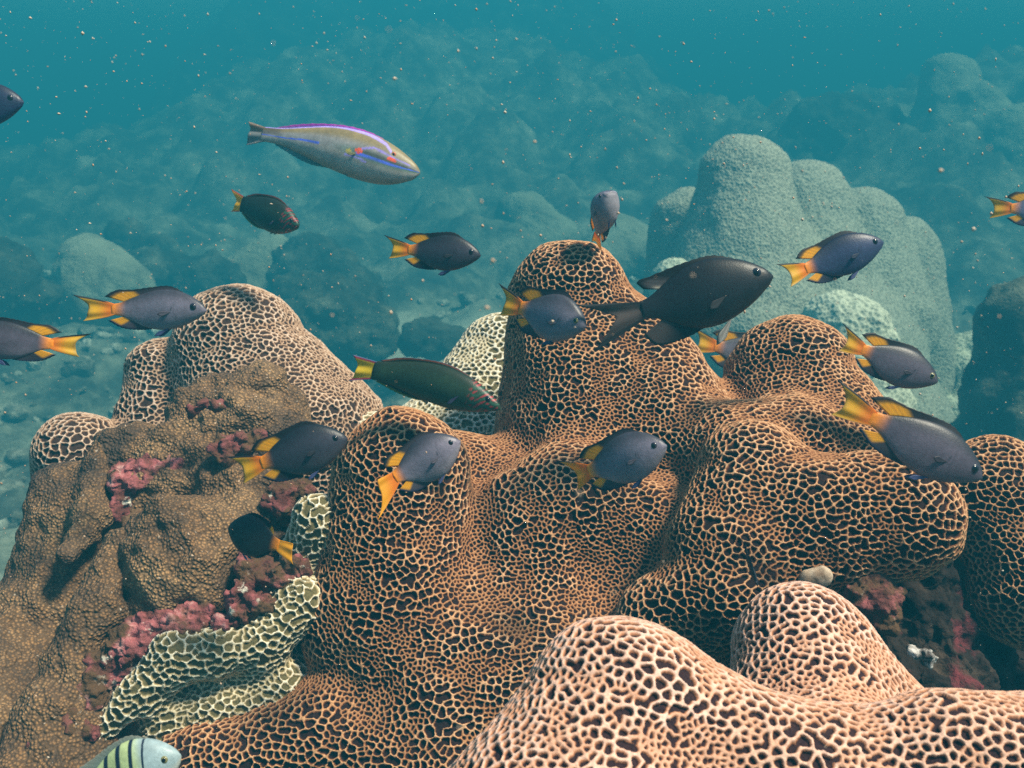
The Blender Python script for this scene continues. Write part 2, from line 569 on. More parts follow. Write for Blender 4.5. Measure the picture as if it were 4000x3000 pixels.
pale = Body([
    cone(690, 1130, 1.03, 62, 665, 1250, 1.05, 70),
    cone(650, 1300, 1.0, 62, 560, 1395, 0.985, 60), cone(560, 1395, 0.985, 56, 470, 1410, 0.97, 54), cone(470, 1410, 0.97, 54, 375, 1425, 0.96, 56),
    cone(375, 1425, 0.96, 54, 300, 1505, 0.95, 38), cone(300, 1505, 0.95, 38, 215, 1575, 0.94, 30),
    cone(600, 1500, 1.02, 110, 400, 1560, 1.0, 110),
], k=0.014, namp=0.004, nscale=24)
brain_coral('maze_coral', 'creamy white maze coral edge with olive valleys below the pink crust', 'coral', pale, M_CREAM, 0.0074, 0.085, zmin=0.68, vox=0.010, merge=0.6)

# ------------------------------------------------------------------ brown growth, crusts, rocks
def lump(name, label, cat, body, mat, vox, levels, disp=None, zmin=None, group=None, parent=None):
    V, F = base_mesh(body, vox, zmin)
    for l in range(levels):
        V, F = subdivide(V, F)
        if l == 0: V = project(body, V, 1)
    if disp:
        n = body.grad(V)
        V = V + n * disp(V)[:, None]
    loc = np.array([V[:, 0].mean(), V[:, 1].mean(), V[:, 2].min()])
    o = link_mesh(name, V, F, mat, loc=loc)
    if label: tag(o, label, cat, group)
    return o

def brown_mat():
    m, nt, b = nodemat('brown_polyp_crust')
    r = ramp(nt, [(0.32, (0.075, 0.037, 0.013)), (0.50, (0.25, 0.128, 0.048)), (0.70, (0.46, 0.265, 0.115))])
    nt.links.new(tex_noise(nt, 14, 5, 0.6), r.inputs[0])
    tc = N(nt, 'ShaderNodeTexCoord')
    vo = N(nt, 'ShaderNodeTexVoronoi'); vo.inputs['Scale'].default_value = 290
    nt.links.new(tc.outputs['Object'], vo.inputs['Vector'])
    pit = ramp(nt, [(0.05, (1.25, 1.25, 1.25)), (0.55, (0.30, 0.30, 0.30))]); nt.links.new(vo.outputs['Distance'], pit.inputs[0])
    mu = N(nt, 'ShaderNodeMix', data_type='RGBA', blend_type='MULTIPLY'); mu.inputs[0].default_value = 0.95
    nt.links.new(r.outputs[0], mu.inputs[6]); nt.links.new(pit.outputs[0], mu.inputs[7])
    sp = ramp(nt, [(0.67, (0, 0, 0)), (0.75, (0.6, 0.6, 0.6))]); nt.links.new(tex_noise(nt, 260, 2), sp.inputs[0])
    c = mixc(nt, sp.outputs[0], mu.outputs[2], (0.55, 0.45, 0.36))
    cavity_shade = ramp(nt, [(0.46, (0, 0, 0)), (0.60, (0.85, 0.85, 0.85))]); nt.links.new(tex_noise(nt, 8, 5, 0.65), cavity_shade.inputs[0])  # dark patches painted in for the shaded cavities between the lumps
    c = mixc(nt, cavity_shade.outputs[0], c, (0.035, 0.020, 0.012))
    nt.links.new(c, b.inputs['Base Color'])
    b.inputs['Roughness'].default_value = 0.8
    bp = N(nt, 'ShaderNodeBump', invert=True); bp.inputs['Strength'].default_value = 0.8; bp.inputs['Distance'].default_value = 0.004
    nt.links.new(vo.outputs['Distance'], bp.inputs['Height'])
    nt.links.new(bp.outputs[0], b.inputs['Normal'])
    return m
M_BROWN = brown_mat()
M_PINK = rock_mat('coralline_pink', [(0.30, (0.05, 0.022, 0.018)), (0.44, (0.12, 0.04, 0.035)), (0.57, (0.34, 0.105, 0.11)), (0.70, (0.52, 0.32, 0.29))], 30, 90, 0.006, 1.0,
                  extra=[((0.78, 0.74, 0.62), 48, 0.60, 0.68), ((0.09, 0.05, 0.025), 20, 0.44, 0.54)])
M_SHADE = rock_mat('shade_dark_rock', [(0.30, (0.008, 0.006, 0.006)), (0.52, (0.026, 0.017, 0.013)), (0.70, (0.075, 0.05, 0.034))], 22, 70, 0.008, 0.9,  # near-black base colour holds the deep shade of the hollow under the overhang
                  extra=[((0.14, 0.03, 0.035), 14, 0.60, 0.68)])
M_REEF = rock_mat('reef_base', [(0.30, (0.03, 0.018, 0.012)), (0.50, (0.10, 0.055, 0.03)), (0.68, (0.22, 0.14, 0.08))], 18, 60, 0.008, 0.9,
                  extra=[((0.42, 0.13, 0.11), 15, 0.58, 0.66)])

bd = lambda V: 0.0042 * fbm(V * 46, 2) + 0.0007 * noise(V * 240)
rd = lambda V: 0.010 * fbm(V * 40, 4) + 0.002 * noise(V * 190)

lump('brown_coral', 'brown lumpy coral growing up the front of the greyish dome', 'coral', Body([
    ball(565, 850, 1.22, 68), ball(480, 865, 1.22, 62), ball(620, 900, 1.22, 62), ball(440, 920, 1.20, 80), ball(520, 950, 1.19, 110),
    ball(650, 960, 1.21, 60), ball(380, 985, 1.18, 85), ball(290, 985, 1.18, 75), ball(690, 985, 1.22, 45), ball(455, 850, 1.22, 35),
    cone(480, 1040, 1.18, 130, 300, 1100, 1.17, 110),
], k=0.010, namp=0.011, nscale=20), M_BROWN, 0.009, 2, bd, zmin=0.7)
lump('brown_coral', 'broad brown coral mound below the pink crust and the dark damselfish', 'coral', Body([
    cone(420, 1225, 1.06, 165, 545, 1165, 1.09, 110), ball(490, 1065, 1.12, 90), ball(590, 1060, 1.13, 60), cone(330, 1290, 1.05, 110, 220, 1400, 1.03, 100),
    ball(560, 1230, 1.08, 90), ball(400, 1060, 1.13, 60),
], k=0.011, namp=0.010, nscale=18), M_BROWN, 0.009, 2, bd, zmin=0.65)
lump('brown_coral', 'tall brown coral pillar at the left edge beside the dome', 'coral', Body([
    cone(158, 1080, 1.16, 90, 130, 1330, 1.10, 118), cone(225, 950, 1.17, 18, 190, 1130, 1.08, 34), cone(190, 1130, 1.08, 32, 140, 1200, 1.03, 22),
    cone(70, 1350, 1.08, 100, -40, 1560, 1.02, 190), cone(-40, 1560, 1.02, 200, -60, 1800, 0.95, 240),
], k=0.02, namp=0.005, nscale=18), M_BROWN, 0.009, 2, bd, zmin=0.6)
lump('brown_coral', 'narrow brown coral ridge running down to the bottom left corner', 'coral', Body([
    cone(262, 1180, 1.04, 40, 205, 1330, 0.99, 52), cone(205, 1330, 0.99, 52, 110, 1540, 0.94, 60), cone(110, 1540, 0.94, 60, 40, 1720, 0.90, 90),
    cone(200, 1500, 0.97, 70, 120, 1720, 0.92, 120),
], k=0.02, namp=0.004, nscale=20), M_BROWN, 0.008, 2, bd, zmin=0.6)

lump('reef_rock', 'mottled rock under the brown coral on the left', 'rock', Body([
    cone(300, 1180, 1.22, 200, 480, 1330, 1.16, 250), cone(480, 1330, 1.14, 200, 640, 1240, 1.16, 120), cone(300, 1500, 1.08, 220, 200, 1700, 1.02, 260),
], k=0.03, namp=0.01, nscale=20), M_REEF, 0.011, 2, rd, zmin=0.5)
for lab, bl in (
    ('knobbly pink crust in the hollow between the brown lumps', [cone(270, 1050, 1.12, 45, 330, 1020, 1.13, 41), ball(255, 1110, 1.11, 34), ball(385, 1010, 1.13, 30)]),
    ('thin pink shelf crust across the upper brown lump', [cone(405, 885, 1.085, 7, 470, 878, 1.085, 9), ball(430, 890, 1.09, 10)]),
    ('pink and red crust patch left of the dark damselfish tail', [cone(500, 975, 1.10, 31, 540, 950, 1.11, 25), ball(475, 960, 1.10, 16)]),
    ('pink knobs beside the cream coral under the dark damselfish', [cone(600, 1080, 1.06, 30, 650, 1060, 1.07, 25), ball(620, 1110, 1.06, 25)]),
    ('grey and pink rubble knobs below the black damselfish', [cone(590, 1250, 1.0, 34, 540, 1230, 1.0, 28), ball(635, 1235, 1.0, 30), ball(520, 1300, 0.98, 34), ball(560, 1310, 0.98, 33)]),
    ('long pink crust bank above the creamy white coral', [cone(430, 1345, 0.985, 43, 290, 1390, 0.97, 48), cone(290, 1390, 0.97, 46, 190, 1500, 0.945, 33), ball(490, 1355, 0.975, 28)]),
    ('small pale pink rubble patch in the bottom left corner', [cone(150, 1560, 0.925, 28, 90, 1630, 0.905, 25), ball(190, 1590, 0.92, 21)]),
):
    lump('coralline_crust', lab, 'coralline algae', Body(bl, k=0.012, namp=0.007, nscale=45), M_PINK, 0.006, 2, lambda V: 0.006 * fbm(V * 75, 4) + 0.0015 * noise(V * 260), group='pink coralline crusts on the reef')

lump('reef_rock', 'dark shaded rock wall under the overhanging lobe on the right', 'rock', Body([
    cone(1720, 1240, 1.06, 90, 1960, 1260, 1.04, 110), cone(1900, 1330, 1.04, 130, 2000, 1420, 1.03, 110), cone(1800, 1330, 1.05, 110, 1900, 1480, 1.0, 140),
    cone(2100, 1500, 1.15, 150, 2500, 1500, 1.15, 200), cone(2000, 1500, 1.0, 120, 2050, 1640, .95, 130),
], k=0.03, namp=0.012, nscale=22), M_SHADE, 0.010, 2, rd, zmin=0.5)
lump('coralline_crust', 'bright pink crust in the dark hollow on the right', 'coralline algae', Body([
    ball(1880, 1275, 0.915, 40), ball(1915, 1300, 0.91, 34), ball(1855, 1300, 0.91, 26), ball(1905, 1345, 0.90, 24)], k=0.012, namp=0.006, nscale=45),
    M_PINK, 0.006, 2, lambda V: 0.006 * fbm(V * 75, 4), group='pink coralline crusts on the reef')
lump('rubble', 'small rounded tan rubble lump behind the near coral lobe', 'rubble', Body([cone(1745, 1250, 0.90, 20, 1775, 1245, 0.90, 24)], k=0.01, namp=0.001, nscale=60),
    rock_mat('shell_grey', [(0.35, (0.20, 0.12, 0.07)), (0.6, (0.50, 0.40, 0.30))], 60, 160, 0.002), 0.004, 2)
lump('rubble', 'small whitish rubble chunk in the dark hollow on the right', 'rubble', Body([cone(1975, 1405, 0.90, 13, 2000, 1425, 0.90, 17)], k=0.01, namp=0.006, nscale=90),
    rock_mat('rubble_white', [(0.40, (0.06, 0.045, 0.04)), (0.62, (0.60, 0.57, 0.54))], 70, 160, 0.002), 0.004, 2)

# pedestal that carries the corals down to the seabed
lump('reef_rock', 'big dark rock mound carrying the corals above the seabed', 'rock', Body([
    (np.array([-0.35, 1.25, 0.45]), 0.42, np.array([0.45, 1.2, 0.45]), 0.40), (np.array([-0.5, 1.3, -0.7]), 0.75, np.array([0.6, 1.25, -0.7]), 0.75),
    (np.array([0.05, 0.62, 0.50]), 0.24, np.array([0.36, 0.68, 0.50]), 0.26), (np.array([0.0, 0.8, -0.7]), 0.5, np.array([0.4, 0.8, -0.7]), 0.5), (np.array([0.0, 0.9, -0.2]), 0.5, np.array([0.2, 0.9, -0.2]), 0.5),
    (np.array([-0.45, 1.0, 0.4]), 0.25, np.array([-0.4, 1.1, 0.6]), 0.22),
], k=0.08, namp=0.03, nscale=6), M_SHADE, 0.03, 2, lambda V: 0.02 * fbm(V * 18, 4), zmin=-1.0)

# ------------------------------------------------------------------ pale corals and far reef
def porites_mat(name, c1, c2, scale):
    m, nt, b = nodemat(name)
    tc = N(nt, 'ShaderNodeTexCoord')
    vo = N(nt, 'ShaderNodeTexVoronoi'); vo.inputs['Scale'].default_value = scale
    nt.links.new(tc.outputs['Object'], vo.inputs['Vector'])
    r = ramp(nt, [(0.15, c1), (0.6, c2)]); nt.links.new(vo.outputs['Distance'], r.inputs[0])
    nt.links.new(r.outputs[0], b.inputs['Base Color'])
    b.inputs['Roughness'].default_value = 0.85
    bp = N(nt, 'ShaderNodeBump'); bp.inputs['Strength'].default_value = 0.55; bp.inputs['Distance'].default_value = 0.016
    nt.links.new(vo.outputs['Distance'], bp.inputs['Height'])
    nt.links.new(bp.outputs[0], b.inputs['Normal'])
    return m
def fcone(x1, y1, d1, r1, x2, y2, d2, r2): return cone(x1, y1, d1 * FAR, r1, x2, y2, d2 * FAR, r2)
def fball(x, y, d, r): return ball(x, y, d * FAR, r)
def FB(bl, k, namp, nscale): return Body(bl, k * FAR, namp * FAR, nscale / FAR)
def far_lump(name, lab, cat, body, mat, vox, levels, disp=None, zmin=None, group=None):
    return lump(name, lab, cat, body, mat, vox * FAR, levels, (lambda V: disp(V / FAR) * FAR), zmin, group)
M_POR = porites_mat('pale_porites', (0.10, 0.10, 0.075), (0.36, 0.36, 0.27), 70)
M_POR2 = porites_mat('bright_porites', (0.20, 0.21, 0.15), (0.60, 0.60, 0.45), 50)
pd = lambda V: 0.004 * noise(V * 60) + 0.008 * noise(V * 9)
far_lump('boulder_coral', 'tall pale green boulder coral with rounded peaks on the right', 'coral', FB([
    fcone(1608, 388, 3.72, 98, 1600, 720, 3.72, 200), fcone(1490, 495, 4.1, 88, 1490, 760, 4.05, 110), fcone(1735, 455, 4.05, 106, 1740, 640, 4.0, 150),
    fcone(1862, 492, 4.2, 88, 1890, 700, 4.1, 130), fcone(1945, 550, 4.3, 82, 2010, 860, 4.2, 70), fcone(1720, 830, 4.05, 270, 1720, 1000, 4.0, 330), fcone(1720, 1000, 4.0, 330, 1720, 1250, 4.0, 360),
    fcone(1690, 500, 3.8, 50, 1830, 680, 3.7, 60),
], k=0.028, namp=0.010, nscale=5), M_POR, 0.045, 2, pd, zmin=-0.9)
far_lump('boulder_coral', 'small pale coral mound right behind the brain coral lobe', 'coral', FB([
    fcone(1820, 720, 3.1, 92, 1830, 900, 3.1, 130), fcone(1830, 900, 3.1, 130, 1840, 1420, 3.1, 190), fcone(1870, 715, 3.05, 50, 1890, 800, 3.05, 60)], k=0.04, namp=0.012, nscale=14), M_POR2, 0.03, 2, pd, zmin=-0.9)
far_lump('boulder_coral', 'little pale coral knob left of the tall boulder coral', 'coral', FB([
    fcone(1455, 610, 3.6, 52, 1455, 760, 3.6, 75), fcone(1455, 760, 3.6, 75, 1455, 1250, 3.6, 130)], k=0.04, namp=0.008, nscale=12), M_POR2, 0.03, 2, pd, zmin=-0.9)
far_lump('boulder_coral', 'pale knobbed coral at the right between tall boulder and dark rock', 'coral', FB([
    fcone(2090, 780, 4.2, 55, 2080, 920, 4.2, 80), fcone(2080, 920, 4.2, 80, 2080, 1200, 4.2, 130), fball(2060, 900, 4.1, 60), fball(2110, 830, 4.1, 40)], k=0.05, namp=0.03, nscale=8), M_POR2, 0.04, 2, pd, zmin=-0.9)

M_FAR = rock_mat('far_reef', [(0.30, (0.012, 0.016, 0.014)), (0.46, (0.04, 0.048, 0.036)), (0.60, (0.12, 0.125, 0.09)), (0.76, (0.34, 0.34, 0.26))], 3.1, 11, 0.07, 1.0)
M_FARP = rock_mat('far_pale', [(0.30, (0.16, 0.17, 0.13)), (0.55, (0.34, 0.35, 0.26)), (0.75, (0.50, 0.50, 0.38))], 2.8, 12, 0.06, 0.8)
fd = lambda V: 0.07 * fbm(V * 4.5, 4) + 0.015 * noise(V * 22)
sd = lambda V: 0.03 * fbm(V * 4, 4)
for lab, bl, mt, dp, h in (
    ('dark craggy rock at the right edge behind the large damselfish', [fcone(2200, 690, 2.6, 80, 2200, 960, 2.6, 110), fcone(2230, 900, 2.6, 100, 2200, 1100, 2.55, 120), fcone(2200, 1100, 2.6, 120, 2220, 1620, 2.6, 240)], M_FAR, lambda V: 0.03 * fbm(V * 9, 4), 0.05),
    ('faint bulbous coral towers in the upper right distance', [fcone(2050, 180, 8.5, 62, 2040, 420, 8.5, 130), fcone(2120, 225, 8.2, 48, 2130, 440, 8.2, 110), fcone(2200, 300, 8, 70, 2200, 480, 8, 110)], M_FARP, sd, 0.12),
    ('far ridge of reef above the tall boulder coral', [fcone(1760, 290, 9, 70, 1900, 330, 9, 90), fcone(1800, 300, 9, 90, 1900, 480, 9, 160), fcone(1680, 350, 9, 60, 1640, 480, 9, 120), fcone(1960, 400, 8.5, 80, 2160, 480, 8.5, 130)], M_FAR, fd, 0.12),
    ('pale dome boulder on the left beyond the damselfish', [fcone(205, 592, 5.6, 86, 240, 640, 5.6, 95)], M_FARP, sd, 0.08),
    ('pale sloping boulder under the small dark wrasse', [fcone(590, 545, 6.3, 35, 540, 610, 6.3, 80), fcone(590, 545, 6.3, 35, 610, 620, 6.3, 60)], M_FARP, sd, 0.08),
    ('dark lumpy boulder behind the small dark wrasse', [fcone(680, 600, 6.0, 90, 760, 680, 5.8, 90), fcone(640, 560, 6.2, 50, 700, 620, 6.2, 70)], M_FAR, fd, 0.08),
    ('dark flat topped reef block left of the sand pocket', [fcone(700, 700, 4.8, 90, 800, 720, 4.8, 60), fcone(760, 660, 5.0, 60, 650, 660, 5.2, 70)], M_FAR, fd, 0.07),
    ('low mottled rock lying on the sand pocket', [fcone(900, 735, 4.6, 40, 980, 740, 4.7, 30), fball(930, 720, 4.7, 34)], M_FAR, lambda V: 0.03 * fbm(V * 8, 4), 0.05),
    ('dim shaggy boulder at the far left above the damselfish', [fcone(10, 570, 5.0, 60, 60, 650, 5.0, 70), fball(20, 640, 4.8, 60)], M_FAR, fd, 0.08),
    ('hazy reef outcrop rising behind the long striped wrasse', [fcone(800, -20, 19, 200, 620, 420, 18, 330), fcone(1050, -60, 19, 240, 1000, 420, 18, 340), fcone(1250, 180, 18, 150, 1340, 440, 17, 260)], M_FAR, lambda V: 0.16 * fbm(V * 2.2, 5), 0.16),
    ('rounded dim boulder right of the damselfish in open water', [fcone(1130, 470, 7.5, 60, 1170, 540, 7.5, 90)], M_FARP, sd, 0.1),
    ('greenish boulder behind the fish that faces the camera', [fcone(1330, 530, 6.5, 60, 1400, 560, 6.5, 70), fball(1290, 580, 6.4, 60)], M_FARP, sd, 0.08),
    ('dark boulder ridge beneath the far left dome', [fcone(260, 520, 6.6, 40, 350, 560, 6.6, 50), fcone(330, 600, 6.0, 60, 470, 620, 6.0, 60)], M_FAR, fd, 0.08),
):
    far_lump('reef_boulder', lab, 'boulder', FB(bl, k=0.12, namp=0.02, nscale=3), mt, h, 2, dp, zmin=-1.2, group='boulders of the distant reef')

# scattered rubble on the seabed
def rubble():
    V0, F0 = base_mesh(Body([(np.zeros(3), 0.5, np.array([0.1, 0, 0.05]), 0.42)], k=0.1, namp=0.12, nscale=2.4), 0.16)
    V0, F0 = subdivide(V0, F0)
    vs_, fs_, n = [], [], 0
    r = np.random.default_rng(11)
    cnt = 0
    for i in range(2600):
        y = 2.6 + 6.5 * r.random() ** 1.3
        x = (r.random() * 2 - 1) * (1.2 + 0.75 * y)
        if ((x + 0.8) / 1.0) ** 2 + ((y - 7.83) / 1.0) ** 2 < 1: continue
        s = (0.04 + 0.16 * r.random() ** 3) * (0.75 + 0.055 * y)
        z = seabed_height(np.array([x]), np.array([y]))[0]
        A = Matrix.Rotation(r.random() * 6.28, 3, 'Z') @ Matrix.Rotation(r.random() * 1.2, 3, 'X')
        v = (V0 * (s * np.array([1, 0.5 + 0.5 * r.random(), 0.4 + 0.5 * r.random()]))) @ np.array(A).T + np.array([x, y, z + s * 0.15])
        vs_.append(v); fs_.append(F0 + n); n += len(v)
    V = np.concatenate(vs_)
    V = V + 0.012 * np.stack([noise(V * 14 + o_) for o_ in (0, 30, 60)], 1)
    o = link_mesh('coral_rubble', V, np.concatenate(fs_), rock_mat('rubble', [(0.30, (0.03, 0.035, 0.03)), (0.46, (0.18, 0.18, 0.14)), (0.58, (0.46, 0.45, 0.37)), (0.72, (0.72, 0.70, 0.60))], 5, 20, 0.03, 0.9))
    tag(o, 'broken pale coral rubble scattered over the seabed', 'rubble', kind='stuff')
rubble()

# ------------------------------------------------------------------ fish
def fish_mat():
    m, nt, b = nodemat('fish_skin')
    at = N(nt, 'ShaderNodeAttribute', attribute_name='col')
    k = ramp(nt, [(0.3, (0.72, 0.72, 0.72)), (0.7, (1.12, 1.12, 1.12))]); nt.links.new(tex_noise(nt, 260, 3), k.inputs[0])
    mu = N(nt, 'ShaderNodeMix', data_type='RGBA', blend_type='MULTIPLY'); mu.inputs[0].default_value = 0.7
    nt.links.new(at.outputs['Color'], mu.inputs[6]); nt.links.new(k.outputs[0], mu.inputs[7])
    big = ramp(nt, [(0.35, (0.75, 0.75, 0.75)), (0.65, (1.15, 1.15, 1.15))]); nt.links.new(tex_noise(nt, 45, 4), big.inputs[0])
    mu2 = N(nt, 'ShaderNodeMix', data_type='RGBA', blend_type='MULTIPLY'); mu2.inputs[0].default_value = 0.8
    nt.links.new(mu.outputs[2], mu2.inputs[6]); nt.links.new(big.outputs[0], mu2.inputs[7])
    nt.links.new(mu2.outputs[2], b.inputs['Base Color'])
    b.inputs['Roughness'].default_value = 0.45
    b.inputs['Specular IOR Level'].default_value = 0.35
    tc = N(nt, 'ShaderNodeTexCoord')
    vo = N(nt, 'ShaderNodeTexVoronoi'); vo.inputs['Scale'].default_value = 700
    nt.links.new(tc.outputs['Object'], vo.inputs['Vector'])
    bp = N(nt, 'ShaderNodeBump'); bp.inputs['Strength'].default_value = 0.12; bp.inputs['Distance'].default_value = 0.0008
    nt.links.new(vo.outputs['Distance'], bp.inputs['Height'])
    nt.links.new(bp.outputs[0], b.inputs['Normal'])
    return m
M_FISH = fish_mat()
def fin_mat():
    m, nt, b = nodemat('fish_fin')
    at = N(nt, 'ShaderNodeAttribute', attribute_name='col')
    nt.links.new(at.outputs['Color'], b.inputs['Base Color'])
    b.inputs['Roughness'].default_value = 0.55
    tr = N(nt, 'ShaderNodeBsdfTranslucent'); nt.links.new(at.outputs['Color'], tr.inputs[0])
    mx = N(nt, 'ShaderNodeMixShader'); mx.inputs[0].default_value = 0.5
    nt.links.new(b.outputs[0], mx.inputs[1]); nt.links.new(tr.outputs[0], mx.inputs[2])
    nt.links.new(mx.outputs[0], nt.nodes['Material Output'].inputs[0])
    return m
M_FIN = fin_mat()
def plain(name, c, rough=0.3):
    m, nt, b = nodemat(name)
    r = ramp(nt, [(0.3, tuple(x * 0.7 for x in c)), (0.7, c)]); nt.links.new(tex_noise(nt, 500, 2), r.inputs[0])
    nt.links.new(r.outputs[0], b.inputs['Base Color']); b.inputs['Roughness'].default_value = rough
    return m
M_PUPIL = plain('pupil', (0.004, 0.004, 0.006), 0.12)
M_IRIS = plain('iris_dark', (0.02, 0.02, 0.035), 0.25)
M_IRISG = plain('iris_gold', (0.22, 0.20, 0.08), 0.25)
M_IRISO = plain('iris_orange', (0.55, 0.14, 0.05), 0.25)

def spline(xs, ys, x):
    """monotone-ish cubic through the points"""
    xs, ys = np.asarray(xs, float), np.asarray(ys, float)
    d = np.gradient(ys, xs)
    i = np.clip(np.searchsorted(xs, x) - 1, 0, len(xs) - 2)
    h = xs[i + 1] - xs[i]; t = np.clip((x - xs[i]) / h, 0, 1)
    return ((2*t**3 - 3*t**2 + 1) * ys[i] + (t**3 - 2*t**2 + t) * h * d[i] + (-2*t**3 + 3*t**2) * ys[i+1] + (t**3 - t**2) * h * d[i+1])

def sheet(G, C, th):
    """closed thin solid from grid G (n,m,3), colours C, half thickness th (n,m) along y"""
    n, m = G.shape[:2]
    A = G.copy(); A[..., 1] += th
    B = G.copy(); B[..., 1] -= th
    V = np.concatenate([A.reshape(-1, 3), B.reshape(-1, 3)])
    ids = np.arange(n * m).reshape(n, m)
    q = np.stack([ids[:-1, :-1], ids[1:, :-1], ids[1:, 1:], ids[:-1, 1:]], -1).reshape(-1, 4)
    F = [q, q[:, ::-1] + n * m]
    rim = np.concatenate([ids[0, :], ids[1:, -1], ids[-1, -2::-1], ids[-2:0:-1, 0]])
    r2 = np.roll(rim, -1)
    F.append(np.stack([rim, r2, r2 + n * m, rim + n * m], 1))
    return V, np.concatenate(F), np.concatenate([C.reshape(-1, 3), C.reshape(-1, 3)])

def uvball(c, r, seg=14, ring=9):
    th = np.linspace(0, math.pi, ring); ph = np.linspace(0, 2 * math.pi, seg, endpoint=False)
    V = [(c[0] + r[0] * math.sin(t) * math.cos(p), c[1] + r[1] * math.cos(t), c[2] + r[2] * math.sin(t) * math.sin(p)) for t in th for p in ph]
    F = [(i * seg + j, i * seg + (j + 1) % seg, (i + 1) * seg + (j + 1) % seg, (i + 1) * seg + j) for i in range(ring - 1) for j in range(seg)]
    return np.array(V), np.array(F)

def fish(label, nose, tail, dn, dt, S, cat='fish', name='damselfish', group=None, roll=0, up=None, flip=1):
    """S: species dict in units of the total length (nose to tail fork)"""
    pn, pt = P(*nose, dn), P(*tail, dt)
    L = np.linalg.norm(pn - pt)
    X = Vector((pn - pt) / L)
    U = Vector(UPV if up is None else up)
    Zv = (U - X * U.dot(X)).normalized()
    Yv = Zv.cross(X)
    Mx = Matrix((X, Yv, Zv)).transposed()
    Mx = Mx @ Matrix.Rotation(R(roll), 3, 'X')
    root = empty(name, tuple(pn * 0.5 + pt * 0.5))
    root.rotation_euler = Mx.to_euler()
    tag(root, label, cat, group)
    H = S['h']
    bend, yb = S.get('bend', 0) + random.uniform(-.05, .05), S.get('yb', random.uniform(-.45, .45))
    def warp(V):
        V = np.array(V, float)
        x = V[:, 0]
        V[:, 2] += bend * ((x + 0.5) ** 2 - 0.25)
        V[:, 1] += yb * np.clip(-x - 0.45, 0, 1) ** 2
        V[:, 0] += 0.5
        return V * L
    def part(nm, V, F, mat, C=None, parent=root, smooth=True):
        return link_mesh(nm, warp(V), F, mat, parent=parent, smooth=smooth, attrs=None if C is None else {'col': C})
    px, top, bot, thk = S['px'], S['top'], S['bot'], S['thk']
    xe = px[-1]
    ft = lambda x: spline(px, top, x) * H
    fb = lambda x: spline(px, bot, x) * H
    fk = lambda x: spline(px, thk, x) * H
    nx, na = S.get('res', (70, 40))
    xs = xe * (np.linspace(0, 1, nx) ** 1.35)
    an = np.linspace(0, 2 * math.pi, na, endpoint=False)
    zc, zr, yr = (ft(xs) + fb(xs)) / 2, np.maximum((ft(xs) - fb(xs)) / 2, 0.0015), np.maximum(fk(xs), 0.001)
    ca, sa = np.cos(an), np.sin(an)
    sy = np.sign(ca) * np.abs(ca) ** 0.9
    V = np.stack([np.repeat(-xs, na), (yr[:, None] * sy).ravel(), (zc[:, None] + zr[:, None] * sa).ravel()], 1)
    ids = np.arange(nx * na).reshape(nx, na)
    nxt = np.roll(ids, -1, 1)
    F = np.stack([ids[:-1], nxt[:-1], nxt[1:], ids[1:]], -1).reshape(-1, 4)
    V = np.concatenate([V, [[0.004, 0, zc[0]], [-xe - 0.004, 0, zc[-1]]]])
    c0, c1 = len(V) - 2, len(V) - 1
    cap = np.concatenate([np.stack([np.full(na, c0), nxt[0], ids[0], np.full(na, c0)], 1)[:, :3], np.stack([np.full(na, c1), ids[-1], nxt[-1], np.full(na, c1)], 1)[:, :3]])
    F = np.concatenate([np.concatenate([F[:, [0, 1, 2]], F[:, [0, 2, 3]]]), cap])
    xx = -V[:, 0]
    zz = (V[:, 2] - (ft(np.clip(xx, 0, xe)) + fb(np.clip(xx, 0, xe))) / 2) / np.maximum((ft(np.clip(xx, 0, xe)) - fb(np.clip(xx, 0, xe))) / 2, 0.002)
    body = part('body', V, F, M_FISH, S['cbody'](xx, np.clip(zz, -1, 1), V[:, 2] / H))
    # median fins
    for nm, key, sgn, fe in (('dorsal_fin', 'dorsal', 1, ft), ('anal_fin', 'anal', -1, fb)):
        f = S.get(key)
        if not f: continue
        n, m = 40, 9
        t = np.linspace(0, 1, n); u = np.linspace(0, 1, m)
        bx = f['x0'] + (f['x1'] - f['x0']) * t
        base = fe(bx) - sgn * 0.02 * H
        hgt = spline(f['t'], f['hh'], t) * H
        swp = spline(f['t'], f['sw'], t)
        G = np.zeros((n, m, 3))
        G[..., 0] = -(bx[:, None] + swp[:, None] * u)
        G[..., 2] = base[:, None] + sgn * hgt[:, None] * u
        G[..., 2] += sgn * 0.006 * H * np.sin(t[:, None] * 75) * (u > 0.95)
        G[..., 1] = 0.006 * np.sin(t[:, None] * 7) * u
        T, Um = np.meshgrid(t, u, indexing='ij')
        rays = 0.86 + 0.14 * np.sin(T * 110)
        C = f['col'](T, Um) * rays[..., None]
        v, ff, c = sheet(G, C, 0.006 * (1 - 0.75 * u)[None, :] + 0 * G[..., 0])
        part(nm, v, ff, M_FIN, c)
    # caudal fin
    f = S['caudal']
    n, m = 41, 16
    u = np.linspace(-1, 1, n); v_ = np.linspace(0, 1, m)
    ub = np.where(u > 0, u * ft(xe), -u * fb(xe))
    uo, lo_ = f['up'], f['low']
    ex = f['c'] + np.where(u > 0, uo[0] - f['c'], lo_[0] - f['c']) * np.abs(u) ** f.get('pw', 2.0)
    ez = np.where(u > 0, uo[1], -lo_[1]) * np.abs(u) ** f.get('pz', 0.9) * np.sign(u) * np.where(u > 0, 1, -1) * H
    x0 = xe - 0.03
    sv = v_[None, :]
    G = np.zeros((n, m, 3))
    G[..., 0] = -(x0 + (ex[:, None] - x0) * sv)
    G[..., 2] = ub[:, None] * 0.9 * (1 - sv) + ez[:, None] * (sv ** f.get('flare', 0.9)) + f.get('dz', 0) * H * sv
